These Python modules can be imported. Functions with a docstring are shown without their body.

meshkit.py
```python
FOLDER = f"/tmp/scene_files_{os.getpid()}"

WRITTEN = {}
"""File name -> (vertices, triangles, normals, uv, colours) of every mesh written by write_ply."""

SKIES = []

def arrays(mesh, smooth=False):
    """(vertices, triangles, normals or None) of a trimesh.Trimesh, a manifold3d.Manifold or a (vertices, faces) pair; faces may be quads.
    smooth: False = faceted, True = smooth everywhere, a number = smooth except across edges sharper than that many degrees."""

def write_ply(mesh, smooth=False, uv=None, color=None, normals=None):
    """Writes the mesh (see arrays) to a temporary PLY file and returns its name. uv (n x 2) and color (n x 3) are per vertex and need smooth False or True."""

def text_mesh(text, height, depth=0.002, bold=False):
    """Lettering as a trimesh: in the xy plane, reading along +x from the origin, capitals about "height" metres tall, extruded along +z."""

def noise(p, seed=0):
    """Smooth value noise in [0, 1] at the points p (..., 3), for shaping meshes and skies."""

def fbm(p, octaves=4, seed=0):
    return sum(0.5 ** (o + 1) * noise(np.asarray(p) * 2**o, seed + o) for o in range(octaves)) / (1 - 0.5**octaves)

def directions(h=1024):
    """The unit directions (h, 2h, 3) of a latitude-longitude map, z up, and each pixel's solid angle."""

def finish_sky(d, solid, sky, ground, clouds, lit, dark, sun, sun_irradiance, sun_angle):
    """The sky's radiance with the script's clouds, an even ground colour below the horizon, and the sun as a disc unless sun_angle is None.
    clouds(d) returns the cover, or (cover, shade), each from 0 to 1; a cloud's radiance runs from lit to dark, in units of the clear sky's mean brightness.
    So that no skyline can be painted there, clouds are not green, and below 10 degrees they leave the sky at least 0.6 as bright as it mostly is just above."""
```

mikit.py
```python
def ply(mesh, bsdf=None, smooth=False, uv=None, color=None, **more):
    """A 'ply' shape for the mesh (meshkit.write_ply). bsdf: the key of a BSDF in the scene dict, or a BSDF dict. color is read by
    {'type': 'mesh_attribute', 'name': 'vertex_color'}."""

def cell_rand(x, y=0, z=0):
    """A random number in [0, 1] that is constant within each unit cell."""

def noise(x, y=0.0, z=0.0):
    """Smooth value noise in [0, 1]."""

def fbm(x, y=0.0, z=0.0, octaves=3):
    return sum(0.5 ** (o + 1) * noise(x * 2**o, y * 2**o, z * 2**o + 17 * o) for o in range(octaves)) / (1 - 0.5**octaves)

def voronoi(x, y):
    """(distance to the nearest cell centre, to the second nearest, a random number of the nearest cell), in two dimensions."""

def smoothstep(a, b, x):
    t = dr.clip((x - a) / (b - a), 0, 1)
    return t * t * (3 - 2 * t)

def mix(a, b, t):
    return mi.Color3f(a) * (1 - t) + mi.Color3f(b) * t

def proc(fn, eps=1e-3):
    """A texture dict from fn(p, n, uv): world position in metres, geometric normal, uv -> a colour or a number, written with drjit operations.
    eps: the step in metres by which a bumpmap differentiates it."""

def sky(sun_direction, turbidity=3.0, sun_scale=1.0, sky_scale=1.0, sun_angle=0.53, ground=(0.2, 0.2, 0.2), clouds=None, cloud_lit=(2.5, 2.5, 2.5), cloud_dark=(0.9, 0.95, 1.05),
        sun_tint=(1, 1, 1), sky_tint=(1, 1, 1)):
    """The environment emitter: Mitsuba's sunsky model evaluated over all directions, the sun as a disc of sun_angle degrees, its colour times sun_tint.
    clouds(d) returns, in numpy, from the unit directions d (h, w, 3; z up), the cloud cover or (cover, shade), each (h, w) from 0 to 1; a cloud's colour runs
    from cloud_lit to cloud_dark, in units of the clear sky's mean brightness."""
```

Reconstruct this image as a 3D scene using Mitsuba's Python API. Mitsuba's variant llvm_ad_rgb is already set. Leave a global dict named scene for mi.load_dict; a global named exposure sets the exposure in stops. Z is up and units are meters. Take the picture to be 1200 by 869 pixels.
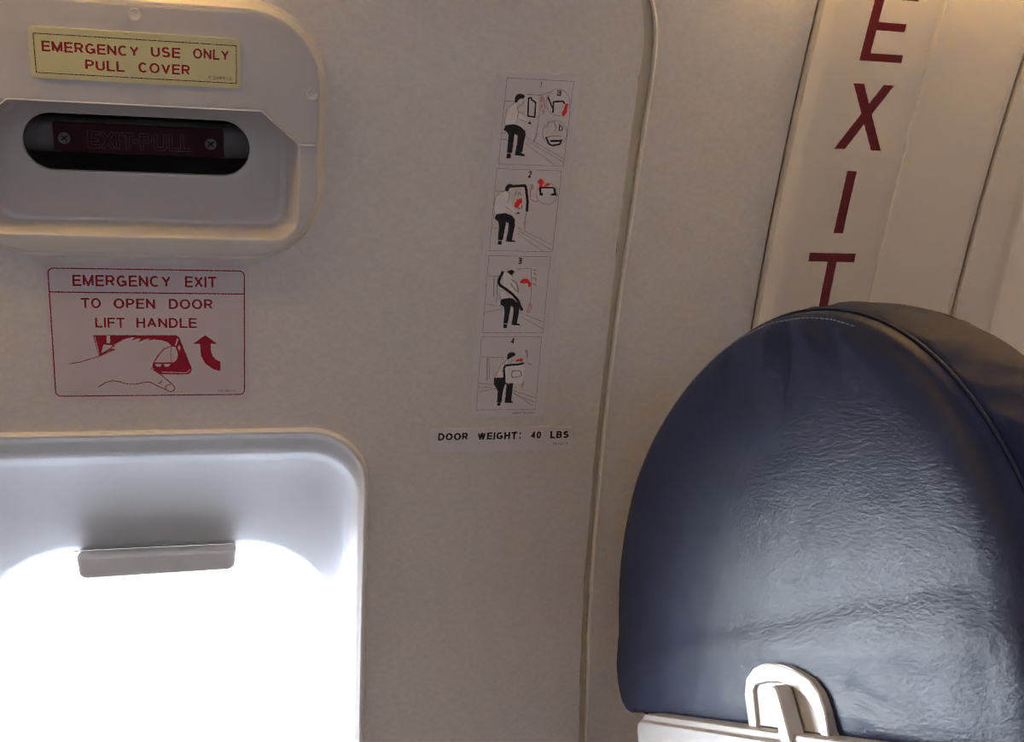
"""Aircraft cabin sidewall with an emergency exit hatch, its placards and the back of a leather seat (Mitsuba 3)."""
import math
import numpy as np, trimesh, drjit as dr, mitsuba as mi
import mikit, meshkit
from shapely.geometry import Polygon, LineString, Point, box
from shapely.ops import unary_union
from shapely import affinity

# ------------------------------------------------------------------ camera, sky, sun, lamps, exposure
CAM_Z = 1.05                                   # eye height above the cabin floor
exposure = 0.0
F = 1316.0                                     # focal length in pixels of the 1200 x 869 frame
YAW, PITCH, ROLL = (math.radians(a) for a in (14.35, 13.47, -3.72))
fwd = np.array([math.sin(YAW) * math.cos(PITCH), math.cos(YAW) * math.cos(PITCH), math.sin(PITCH)])
rt0 = np.array([math.cos(YAW), -math.sin(YAW), 0])
up = np.cross(rt0, fwd) * math.cos(ROLL) - rt0 * math.sin(ROLL)
EYE = np.array([0, -0.75, CAM_Z])
T = mi.ScalarTransform4f
scene, labels = {}, {}
scene['camera'] = {'type': 'perspective', 'fov': math.degrees(2 * math.atan(600 / F)), 'fov_axis': 'x', 'near_clip': 0.02, 'far_clip': 2000,
                   'to_world': T().look_at(origin=EYE.tolist(), target=(EYE + fwd).tolist(), up=up.tolist())}
SUN = (-0.62, 0.77, 0.20)                      # low behind thin haze, outside to the left of the exit window
BANK = 9.0                                     # degrees: the aircraft is in a turn, this wing up
SKY, SUNS, LAMP, CEIL = 52.0, 1.0, 17.5, 2.85
def overcast(d):                               # bright thin high haze, brighter round the sun
    n = meshkit.fbm(d * np.array([3, 3, 9]), 3, 5)
    s = np.array(SUN) / np.linalg.norm(SUN)
    glow = np.exp(-(np.degrees(np.arccos(np.clip(d @ s, -1, 1))) / 30.0) ** 2)
    return 0.85 + 0.15 * n, 1 - 0.9 * glow - .1 * n
scene['sky'] = mikit.sky(SUN, turbidity=3, sky_scale=SKY, sun_scale=SUNS, sun_angle=9, ground=(.82, .86, .92), clouds=overcast,
                         cloud_lit=(10.5, 11.4, 13), cloud_dark=(2.5, 2.85, 3.35), sun_tint=(.55, .95, 1.9))
scene['sky']['to_world'] = T().rotate([1, 0, 0], -BANK) @ scene['sky']['to_world']

# ------------------------------------------------------------------ materials
def rgb(c): return {'type': 'rgb', 'value': list(c)}
def pr(c, rough=.5, spec=.5, bump=None, h=1e-4, eps=3e-4, **k):
    b = {'type': 'principled', 'base_color': c if isinstance(c, dict) else rgb(c), 'roughness': rough, 'specular': spec, **k}
    if bump is not None:
        b = {'type': 'bumpmap', 'arbitrary': mikit.proc(bump, eps), 'scale': h, 'bsdf': b}
    return {'type': 'twosided', 'bsdf': b}
def grain(p, n, uv): return mikit.fbm(p.x * 700, p.y * 700, p.z * 700, 2)
def leather_grain(p, n, uv):
    a = mikit.noise(p.x * 300, p.y * 480, p.z * 900) * .6 + mikit.noise(p.x * 900, p.y * 1000, p.z * 1700 + 9) * .4
    return a
def wall_tone(p, n, uv):
    g = mikit.fbm(p.x * 420, p.y * 420, p.z * 420, 2) - .5
    w = mikit.fbm(p.x * 9, p.y * 9, p.z * 9, 2) - .5
    return mi.Color3f(.57, .535, .505) * (1 + .16 * g + .05 * w)
def leather_tone(p, n, uv):
    g = mikit.fbm(p.x * 60, p.y * 60, p.z * 60, 3) - .5
    return mi.Color3f(.006, .012, .038) * (1 + .5 * g)
M = dict(
    wall=pr(mikit.proc(wall_tone), .6, .3, grain, 1.2e-4),
    column=pr((.55, .515, .48), .5, .35, grain, .5e-4),
    cover=pr((.45, .43, .43), .5, .35, grain, .6e-4),
    edge=pr((.80, .77, .74), .4, .5),  # pale colour standing for the highlight along the upper plate's lower rim
    flange=pr((.55, .50, .43), .5, .4),
    reveal=pr((.60, .585, .58), .55, .3),
    shade=pr((.82, .78, .76), .5, .3),
    seal=pr((.50, .43, .32), .7, .2),
    dark=pr((.009, .008, .008), .8, .05),
    yellow_film=pr((.56, .53, .29), .4, .5),
    clear_film=pr((.57, .50, .52), .35, .5),
    strip_film=pr((.61, .57, .59), .4, .5),
    paper=pr((.72, .69, .71), .5, .3),
    red_ink=pr((.22, .005, .018), .5, .3),
    letter_red=pr((.085, .004, .008), .45, .4),
    bright_red=pr((.62, .02, .015), .5, .3),
    pale_red=pr((.46, .26, .26), .5, .3),
    black_ink=pr((.012, .01, .014), .5, .3),
    grey_ink=pr((.24, .21, .22), .5, .3),
    leather=pr(mikit.proc(leather_tone), .45, .20, leather_grain, 1.9e-4, 2e-4),
    leather_matte=pr(mikit.proc(leather_tone), .6, .13, leather_grain, 1.5e-4, 2e-4),
    thread=pr((.16, .18, .24), .7, .2),
    beige=pr((.46, .44, .415), .38, .5),
    tray=pr((.32, .30, .275), .42, .4),  # latch beige made darker, for light falling off towards the wall
    plate_red=pr((.018, .002, .005), .6, .08),  # colour lowered to hold the shade inside the slot
    plate_grey=pr((.065, .055, .058), .6, .1),  # nameplate lettering, darkened for the same slot shade
    metal=pr((.075, .07, .07), .6, .2),  # lever colour, also lowered for the slot shade
    carpet=pr((.24, .25, .29), .95, .1),
    ceiling=pr((.72, .69, .64), .6, .3),
    tube=pr((.7, .7, .68), .5, .3),
    lens={'type': 'thindielectric', 'int_ior': 1.16},
    glass={'type': 'thindielectric', 'int_ior': 1.49},
)
for k, b in M.items(): scene['m_' + k] = b

# ------------------------------------------------------------------ the curved sidewall: (x, s, d) in mm -> world metres
R, LEAN, NOM = 1.34, math.radians(25.8), 1000.0
CY, CZ = -R * math.cos(LEAN), CAM_Z - R * math.sin(LEAN)
def bend(v, right=False):
    v = np.asarray(v, float)
    th, r = LEAN + v[:, 1] / NOM / R, R - v[:, 2] / NOM
    y, z = CY + r * np.cos(th), CZ + r * np.sin(th)
    return np.stack([v[:, 0] / NOM, 2 * CY - y if right else y, z], 1)

class Mesh:                                    # collects flat pieces, becomes one mesh of the scene
    def __init__(s): s.v, s.f, s.n = [], [], 0
    def add(s, v, f):
        s.v.append(np.asarray(v, float)); s.f.append(np.asarray(f, int) + s.n); s.n += len(v); return s
    def plate(s, poly, d, ds=12.0):            # flat area at height d, cut in strips along s so that it follows the curve
        for g in getattr(poly, 'geoms', [poly]):
            if g.is_empty or g.area < 1e-6: continue
            x0, y0, x1, y1 = g.bounds
            e = np.unique(np.r_[y0, np.arange(math.ceil(y0 / ds) * ds, y1, ds), y1])
            for a, b in zip(e[:-1], e[1:]):
                c = g.intersection(box(x0 - 1, a, x1 + 1, b)) if len(e) > 2 else g
                for q in getattr(c, 'geoms', [c]):
                    if q.geom_type != 'Polygon' or q.area < 1e-7: continue
                    v, f = trimesh.creation.triangulate_polygon(q, engine='earcut')
                    s.add(np.c_[v, np.full(len(v), d(v) if callable(d) else d)], f)
        return s
    def loft(s, rings, closed=True):
        rings = [np.asarray(r, float) for r in rings]; n = len(rings[0]); m = n if closed else n - 1
        i = np.arange(m); j = (i + 1) % n
        f = np.vstack([np.vstack([np.c_[k * n + i, k * n + j, (k + 1) * n + j], np.c_[k * n + i, (k + 1) * n + j, (k + 1) * n + i]]) for k in range(len(rings) - 1)])
        return s.add(np.vstack(rings), f)
    def slab(s, poly, d0, d1, ds=12.0):        # a plate with its side walls
        s.plate(poly, d1, ds)
        for g in getattr(poly, 'geoms', [poly]):
            for r in [g.exterior, *g.interiors]:
                c = np.array(r.segmentize(10).coords)[:-1]
                s.loft([np.c_[c, np.full(len(c), d0)], np.c_[c, np.full(len(c), d1)]])
        return s
    def mesh(s, fn=bend):
        v = np.vstack(s.v)
        m = trimesh.Trimesh(fn(v) if fn else v, np.vstack(s.f), process=False)
        m.merge_vertices(digits_vertex=6)
        m.update_faces(m.nondegenerate_faces()); m.remove_unreferenced_vertices()
        return m

def put(key, mesh, mat, smooth=30, fn=bend, **more):
    base, k = key, 0
    while key in scene: k += 1; key = f'{base}_{k:03d}'
    if isinstance(mesh, Mesh): mesh = mesh.mesh(fn)
    scene[key] = mikit.ply(mesh, 'm_' + mat if mat else None, smooth=smooth, **more)
    return key
def tag(key, label=None, category=None, group=None, kind=None):
    labels[key] = {k: v for k, v in dict(label=label, category=category, group=group, kind=kind).items() if v}
def thing(name, label, category, group=None):
    key, k = name, 0
    while key in labels: k += 1; key = f'{name}_{k:03d}'
    tag(key, label, category, group); return key

def rpoly(pts, radii, na=10, nl=16):           # convex polygon with rounded corners, always the same number of points
    pts = np.asarray(pts, float); n = len(pts); radii = np.broadcast_to(radii, n)
    arcs = []
    for i in range(n):
        p, a, b = pts[i], pts[i - 1] - pts[i], pts[(i + 1) % n] - pts[i]
        a, b = a / np.linalg.norm(a), b / np.linalg.norm(b)
        h = math.acos(np.clip(a @ b, -1, 1)) / 2; t = radii[i] / math.tan(h)
        c = p + (a + b) / np.linalg.norm(a + b) * radii[i] / math.sin(h)
        u, w = p + a * t - c, p + b * t - c
        a0 = math.atan2(u[1], u[0]); da = (math.atan2(w[1], w[0]) - a0 + math.pi) % (2 * math.pi) - math.pi
        q = a0 + da * np.linspace(0, 1, na + 1)
        arcs.append(c + radii[i] * np.c_[np.cos(q), np.sin(q)])
    out = []
    for i in range(n):
        e, nx = arcs[i][-1], arcs[(i + 1) % n][0]
        out += [arcs[i], e + (nx - e) * np.linspace(0, 1, nl + 1)[1:-1, None]]
    return np.vstack(out)
def rect(l, r, b, t, rad, **k): return rpoly([(l, b), (r, b), (r, t), (l, t)], rad, **k)
def at(ring, d): return np.c_[ring, np.full(len(ring), d)]
def rbox(l, r, b, t, rad): return Polygon(rect(l, r, b, t, rad, na=6, nl=2))
def stroke(pts, w): return LineString(pts).buffer(w / 2, cap_style=2, join_style=1, quad_segs=3)

def glyphs(txt, bold=False):                   # lettering as flat triangles, capitals one unit tall
    m = meshkit.text_mesh(txt, 1.0, .01, bold)
    top = m.vertices[:, 2] > .005
    f = m.faces[top[m.faces].all(1)]
    return m.vertices[:, :2].copy(), f
def arc_(cx, cy, rx, ry, a0, a1, n=14):
    return [(cx + rx * math.cos(math.radians(a)), cy + ry * math.sin(math.radians(a))) for a in np.linspace(a0, a1, n)]
FONT = {                                       # plain sign lettering: strokes on a cap height of one
    'A': (.72, [[(0, 0), (.36, 1), (.72, 0)], [(.13, .36), (.59, .36)]]), 'B': (.6, [[(.3, .53), (0, .53), (0, 0), (.33, 0)] + arc_(.33, .265, .27, .265, -90, 90) + [(.3, .53)], [(0, .53), (0, 1), (.32, 1)] + arc_(.32, .765, .235, .235, 90, -90)]),
    'C': (.7, [arc_(.36, .5, .36, .5, 48, 312, 22)]), 'D': (.66, [[(0, .5), (0, 1), (.28, 1)] + arc_(.28, .5, .38, .5, 90, -90, 18) + [(0, 0), (0, .5)]]),
    'E': (.56, [[(.56, 1), (0, 1), (0, 0), (.56, 0)], [(0, .52), (.51, .52)]]), 'F': (.54, [[(.54, 1), (0, 1), (0, 0)], [(0, .5), (.48, .5)]]),
    'G': (.74, [arc_(.37, .5, .37, .5, 48, 330, 22) + [(.70, .44), (.40, .44)], [(.70, .44), (.72, 0)]]), 'H': (.62, [[(0, 0), (0, 1)], [(.62, 0), (.62, 1)], [(0, .52), (.62, .52)]]),
    'I': (0, [[(0, 0), (0, 1)]]), 'L': (.52, [[(0, 1), (0, 0), (.52, 0)]]), 'M': (.76, [[(0, 0), (0, 1), (.38, .02), (.76, 1), (.76, 0)]]), 'N': (.64, [[(0, 0), (0, 1), (.64, 0), (.64, 1)]]),
    'O': (.78, [arc_(.39, .5, .39, .5, 90, 450, 30)]), 'P': (.58, [[(0, 0), (0, 1), (.32, 1)] + arc_(.32, .73, .26, .27, 90, -90) + [(0, .46)]]), 'R': (.62, [[(0, 0), (0, 1), (.34, 1)] + arc_(.34, .74, .26, .26, 90, -90) + [(0, .48)], [(.34, .48), (.60, 0)]]),
    'S': (.6, [arc_(.30, .745, .27, .255, 22, 268, 14) + arc_(.30, .25, .30, .25, 85, -158, 14)]), 'T': (.64, [[(0, 1), (.64, 1)], [(.32, 1), (.32, 0)]]), 'U': (.62, [[(0, 1), (0, .31)] + arc_(.31, .31, .31, .31, 180, 360) + [(.62, 1)]]),
    'V': (.68, [[(0, 1), (.34, 0), (.68, 1)]]), 'W': (.94, [[(0, 1), (.24, 0), (.47, 1), (.70, 0), (.94, 1)]]), 'X': (.64, [[(0, 0), (.64, 1)], [(0, 1), (.64, 0)]]), 'Y': (.66, [[(0, 1), (.33, .44), (.66, 1)], [(.33, .44), (.33, 0)]]),
    '0': (.54, [arc_(.27, .5, .27, .5, 90, 450, 26)]), '1': (.2, [[(0, .76), (.2, 1), (.2, 0)]]), '2': (.54, [arc_(.27, .74, .26, .26, 165, -25, 10) + [(0, 0), (.54, 0)]]), '3': (.54, [arc_(.26, .755, .24, .245, 160, -90, 12) + arc_(.26, .255, .27, .255, 90, -160, 12)]), '4': (.56, [[(.40, 0), (.40, 1), (0, .3), (.56, .3)]]),
}
def sign_word(mesh, txt, x0, x1, s0, h, d, w=.15, gap=.13):
    """capitals of even stroke width w (in cap heights), the word filling x0..x1"""
    x, parts = 0, []
    for c in txt:
        adv, st = FONT[c]
        k = 1 - w                              # centre lines lie half a stroke inside the outline
        for l in st:
            g = LineString([(x + w / 2 + a * k, w / 2 + b * k) for a, b in l]).buffer(w / 2, cap_style=3 if c in 'TEFLHI' else 2, join_style=2, mitre_limit=2.2, quad_segs=4)
            parts.append(g)
        x += adv * k + w + gap
    g = unary_union(parts).intersection(box(-1, 0, x + 1, 1)); a, _, b, _ = g.bounds
    return mesh.plate(affinity.affine_transform(g, [(x1 - x0) / (b - a), 0, 0, h, x0 - a * (x1 - x0) / (b - a), s0]), d)
def word(mesh, txt, x0, x1, s0, h, d, bold=False):
    """one word spanning x0..x1 with its base line at s0 and capitals h tall"""
    v, f = glyphs(txt, bold)
    lo, hi = v.min(0), v.max(0)
    v = np.c_[x0 + (v[:, 0] - lo[0]) / (hi[0] - lo[0]) * (x1 - x0), s0 + v[:, 1] * h, np.full(len(v), d)]
    return mesh.add(v, f)
STEPS = [
{'frame':[(5.08,208.44),(43.99,207.82),(43.5,158.72),(4.4,159.05)],'shirt':[[(10.77,194.52),(12.69,192.46),(13.6,188.9),(19.13,184.81),(19.12,183.49),(13.34,184.52),(13.05,182.32),(6.82,181.44),(6.09,185.62),(6.96,190.73)]],'black':[[(10.77,194.52),(10.49,197.02),(11.25,198.85),(13.39,199.54),(15.65,199.09),(16.2,197.54),(15.14,197.05),(13.49,196.68),(12.56,195.7),(12.09,194.59)],[(5.98,178.7),(6.82,181.44),(11.57,182.25),(15.03,181.32),(18.28,178.91),(19.08,177.11),(18.55,173.03),(18.13,166.48),(14.01,166.15),(14.59,171.37),(14.5,175.79),(12.89,176.82),(12.48,175.7),(12.17,165.7),(9.15,165.8),(9.21,171.13),(9.28,175.56),(7.95,177.69)],[(9.21,165.21),(11.46,165.3),(11.88,162.71),(9.12,162.38)],[(13.79,166.14),(17.02,166.28),(19.81,164.91),(19.76,164.01),(14.18,164.52)],[(19.79,182.94),(20.64,184.66),(21.61,182.74)]],'lines':[(0.45,[(10.77,194.52),(6.96,190.73),(6.24,185.63),(6.02,181.98)]),(0.45,[(12.33,192.44),(13.46,188.89),(13.19,184.52),(12.53,182.3)]),(0.45,[(13.79,189.27),(16.6,188.68)]),(0.45,[(13.85,185.28),(19.25,183.72)]),(0.45,[(15.14,197.05),(15.92,194.79),(14.5,192.92),(12.69,192.46)]),(1.05,[(18.43,197.44),(19.88,197.74),(20.4,196.47),(22.79,195.15),(23.24,186.83),(19.21,187.36),(18.43,197.44)]),(0.45,[(5.27,194.95),(10.93,195.11)]),(0.45,[(15.98,199.46),(24.89,199.37),(25.64,193.13),(25.81,182.2),(24.27,172.54)]),(0.45,[(24.91,199.23),(30.57,201.69)]),(1.2,[(33.54,189.9),(33.15,196.06),(38.71,196.72),(39.81,195.18)]),(1.05,[(29.44,198.75),(32.81,192.78)]),(1.2,[(31.09,175.81),(33.47,171.83),(35.86,170.97),(39.93,172.12),(40.9,174.77)]),(1.5,[(34.02,173.57),(40.23,174.0)]),(0.6,[(30.86,180.97),(31.63,183.95),(34.93,184.85),(36.51,181.24),(35.65,178.99)]),(0.6,[(31.51,175.46),(35.16,176.74),(40.14,176.6)]),(0.45,[(3.95,181.88),(5.05,176.83),(7.28,176.93)]),(0.45,[(4.68,173.14),(8.39,173.31)]),(0.45,[(19.44,175.28),(42.9,163.61)]),(0.45,[(19.47,171.59),(38.8,159.29)]),(0.45,[(20.43,173.11),(43.57,161.37)]),(0.35,[(42.7,196.2),(42.72,194.22),(42.28,192.35),(41.38,190.72),(40.1,189.43),(38.53,188.59),(36.77,188.24),(34.95,188.41),(33.19,189.09),(31.62,190.22),(30.33,191.74),(29.42,193.53),(28.95,195.48),(28.94,197.44),(29.4,199.29),(30.29,200.91),(31.56,202.17),(33.11,203.01),(34.84,203.36),(36.65,203.21),(38.4,202.55),(39.97,201.43),(41.27,199.93),(42.2,198.15),(42.7,196.2)]),(0.35,[(43.4,178.6),(43.39,176.68),(42.89,174.86),(41.92,173.27),(40.55,172.03),(38.88,171.21),(37.02,170.87),(35.1,171.04),(33.26,171.71),(31.61,172.82),(30.28,174.29),(29.34,176.04),(28.87,177.93),(28.89,179.84),(29.41,181.64),(30.37,183.21),(31.72,184.44),(33.37,185.26),(35.21,185.59),(37.11,185.44),(38.95,184.79),(40.6,183.7),(41.95,182.24),(42.91,180.5),(43.4,178.6)])],'red':[[(40.52,195.51),(42.0,195.22),(41.34,191.03),(41.79,190.47),(39.89,187.59),(38.52,190.59),(39.44,191.08)]],'pale':[(0.9,[(25.84,198.92),(26.4,196.79),(25.98,195.32)]),(0.9,[(26.7,194.27),(26.51,192.09)]),(0.9,[(26.64,191.01),(28.61,190.24),(27.67,188.73)]),(0.75,[(26.85,198.61),(28.64,191.84)]),(0.9,[(24.38,172.92),(25.38,177.4),(26.73,177.46)])],'num':('1',23.53,25.74,203.31,206.49),'letters':[('a',34.41,199.74,37.02,202.77),('b',38.21,179.84,40.64,183.5)]},
{'frame':[(4.11,156.45),(43.35,156.37),(42.81,106.55),(4.01,107.07)],'shirt':[[(10.31,143.26),(12.14,143.0),(13.16,139.16),(17.94,130.2),(17.38,129.2),(12.23,131.99),(11.57,130.01),(5.35,129.17),(4.49,133.7),(5.31,140.19)]],'black':[[(10.28,143.58),(10.28,145.51),(11.41,147.16),(13.63,147.56),(15.03,146.45),(14.82,145.35),(13.33,145.3),(12.53,144.3),(12.11,143.32),(11.17,142.97)],[(5.58,126.57),(6.32,129.2),(11.44,130.0),(15.46,128.81),(18.0,126.26),(18.11,121.66),(17.19,114.02),(13.58,113.93),(14.43,118.92),(14.27,124.19),(12.61,124.47),(11.65,113.55),(8.7,113.48),(8.65,121.41),(8.03,124.67)],[(8.76,112.82),(11.02,113.21),(11.23,110.89),(8.95,110.7)],[(13.61,113.6),(16.52,114.2),(19.26,113.07),(18.98,112.53),(13.82,112.81)],[(18.13,129.55),(20.59,129.88),(19.3,131.02)],[(37.73,141.6),(41.71,141.4),(40.15,146.24),(38.84,146.19),(39.87,142.97),(38.27,142.59)],[(30.39,146.22),(31.83,146.14),(31.98,143.03),(33.13,142.75),(33.16,141.25),(31.37,141.39)]],'lines':[(1.89,[(14.41,146.17),(21.79,146.82),(22.47,145.94),(23.39,142.09),(24.45,136.93),(24.56,131.38)]),(0.63,[(24.56,131.38),(23.56,123.12)]),(0.88,[(18.98,132.84),(21.3,133.24),(21.2,135.52)]),(1.13,[(31.33,145.93),(39.17,146.2)]),(0.38,[(10.31,143.26),(5.31,140.19),(4.62,133.7),(5.35,129.17)]),(0.5,[(11.39,133.91),(18.0,129.54)]),(0.5,[(12.11,143.32),(13.33,140.78),(12.44,136.54)]),(0.38,[(19.42,121.69),(42.8,110.94)]),(0.38,[(20.46,117.75),(38.24,106.46)]),(0.38,[(20.27,119.73),(42.09,108.23)]),(0.63,[(16.3,140.24),(17.14,143.5)]),(0.63,[(18.2,140.62),(18.95,142.91),(20.28,140.69)]),(0.5,[(4.43,142.74),(10.2,143.06)]),(0.5,[(4.38,129.14),(5.26,126.56)]),(0.38,[(4.14,120.76),(8.04,120.86)]),(0.35,[(42.08,142.72),(42.06,141.03),(41.6,139.44),(40.72,138.06),(39.51,136.98),(38.02,136.27),(36.38,136.0),(34.69,136.17),(33.06,136.77),(31.62,137.76),(30.45,139.08),(29.64,140.62),(29.25,142.29),(29.28,143.97),(29.75,145.55),(30.62,146.92),(31.82,147.99),(33.29,148.69),(34.92,148.97),(36.6,148.81),(38.21,148.22),(39.66,147.24),(40.84,145.94),(41.66,144.4),(42.08,142.72)])],'red':[[(16.79,133.95),(16.83,136.16),(18.41,138.55),(20.69,139.21),(21.26,136.83),(19.7,135.47),(18.95,133.17)],[(30.71,151.52),(33.35,149.56),(32.16,147.9),(32.6,146.3),(30.65,146.23),(30.47,147.84),(28.77,149.07)],[(32.59,146.42),(34.95,148.64),(36.69,148.38),(36.43,147.21)]],'pale':[(0.88,[(24.66,147.31),(26.33,147.5),(25.49,144.43),(25.81,139.58)]),(0.76,[(26.68,146.73),(26.82,144.15)]),(0.76,[(24.28,125.78),(24.28,120.5)]),(0.63,[(25.55,138.92),(28.18,137.57),(30.9,137.92)])],'num':('2',22.76,25.34,151.74,154.85),'letters':[]},
{'frame':[(4.01,104.37),(42.36,103.47),(42.13,54.73),(3.86,55.66)],'shirt':[[(14.03,93.81),(18.64,92.19),(23.17,82.72),(24.0,77.24),(20.73,79.95),(16.44,82.98),(12.69,85.45),(11.51,87.47)],[(13.19,81.91),(18.89,77.87),(14.29,76.79),(13.08,79.17)]],'black':[[(16.15,93.85),(17.38,95.08),(19.7,95.12),(20.68,93.92),(19.6,92.55),(18.88,91.66),(17.58,92.85)],[(13.42,75.07),(14.29,76.79),(18.92,77.53),(21.68,76.87),(25.39,73.12),(25.76,68.97),(25.04,61.67),(21.67,61.3),(22.21,66.86),(22.16,71.36),(20.35,72.72),(19.29,61.29),(16.58,61.27),(16.69,68.2),(15.9,71.99),(13.9,73.35)],[(16.63,60.72),(18.86,60.73),(19.06,58.36),(16.82,58.35)],[(21.67,61.3),(24.36,61.66),(27.16,60.77),(26.88,60.07),(21.76,60.25)]],'lines':[(2.02,[(13.6,94.14),(12.1,90.73),(11.38,87.47),(12.55,85.45),(16.44,82.98),(20.73,79.95),(24.46,75.87),(27.54,69.54)]),(0.88,[(18.88,89.48),(22.8,86.82),(24.31,81.36),(22.56,82.03),(18.92,86.76)]),(0.5,[(5.09,91.3),(11.08,91.06)]),(0.76,[(8.45,90.68),(9.19,77.76)]),(0.63,[(10.58,90.71),(11.21,75.04)]),(0.38,[(4.51,73.61),(14.69,71.98)]),(0.38,[(4.93,68.11),(14.16,70.26)]),(0.38,[(14.69,71.98),(14.81,68.88)]),(0.5,[(22.09,94.62),(22.64,95.85),(30.62,96.47),(32.41,82.15),(32.04,74.56)]),(0.38,[(26.5,68.28),(42.12,62.11)]),(0.38,[(27.42,65.51),(41.83,57.89)]),(0.38,[(13.56,93.13),(13.45,86.68)]),(0.38,[(13.64,76.44),(12.63,80.54)]),(0.5,[(19.3,92.2),(20.15,90.18)])],'red':[[(24.3,87.38),(25.91,89.59),(28.55,90.11),(30.37,88.63),(31.48,86.94),(31.29,84.68),(30.05,84.87),(29.89,86.57),(28.48,87.24),(26.51,86.73)]],'pale':[(0.88,[(31.73,95.47),(34.08,95.51)]),(0.88,[(32.57,93.78),(34.42,92.11)]),(0.88,[(32.23,90.37),(34.25,90.4),(34.25,88.35)]),(0.88,[(32.56,86.95),(35.21,85.48)]),(1.01,[(30.7,68.45),(32.21,74.22),(33.37,71.94),(31.85,67.77)])],'num':('3',22.13,24.8,99.16,102.95),'letters':[]},
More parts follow.
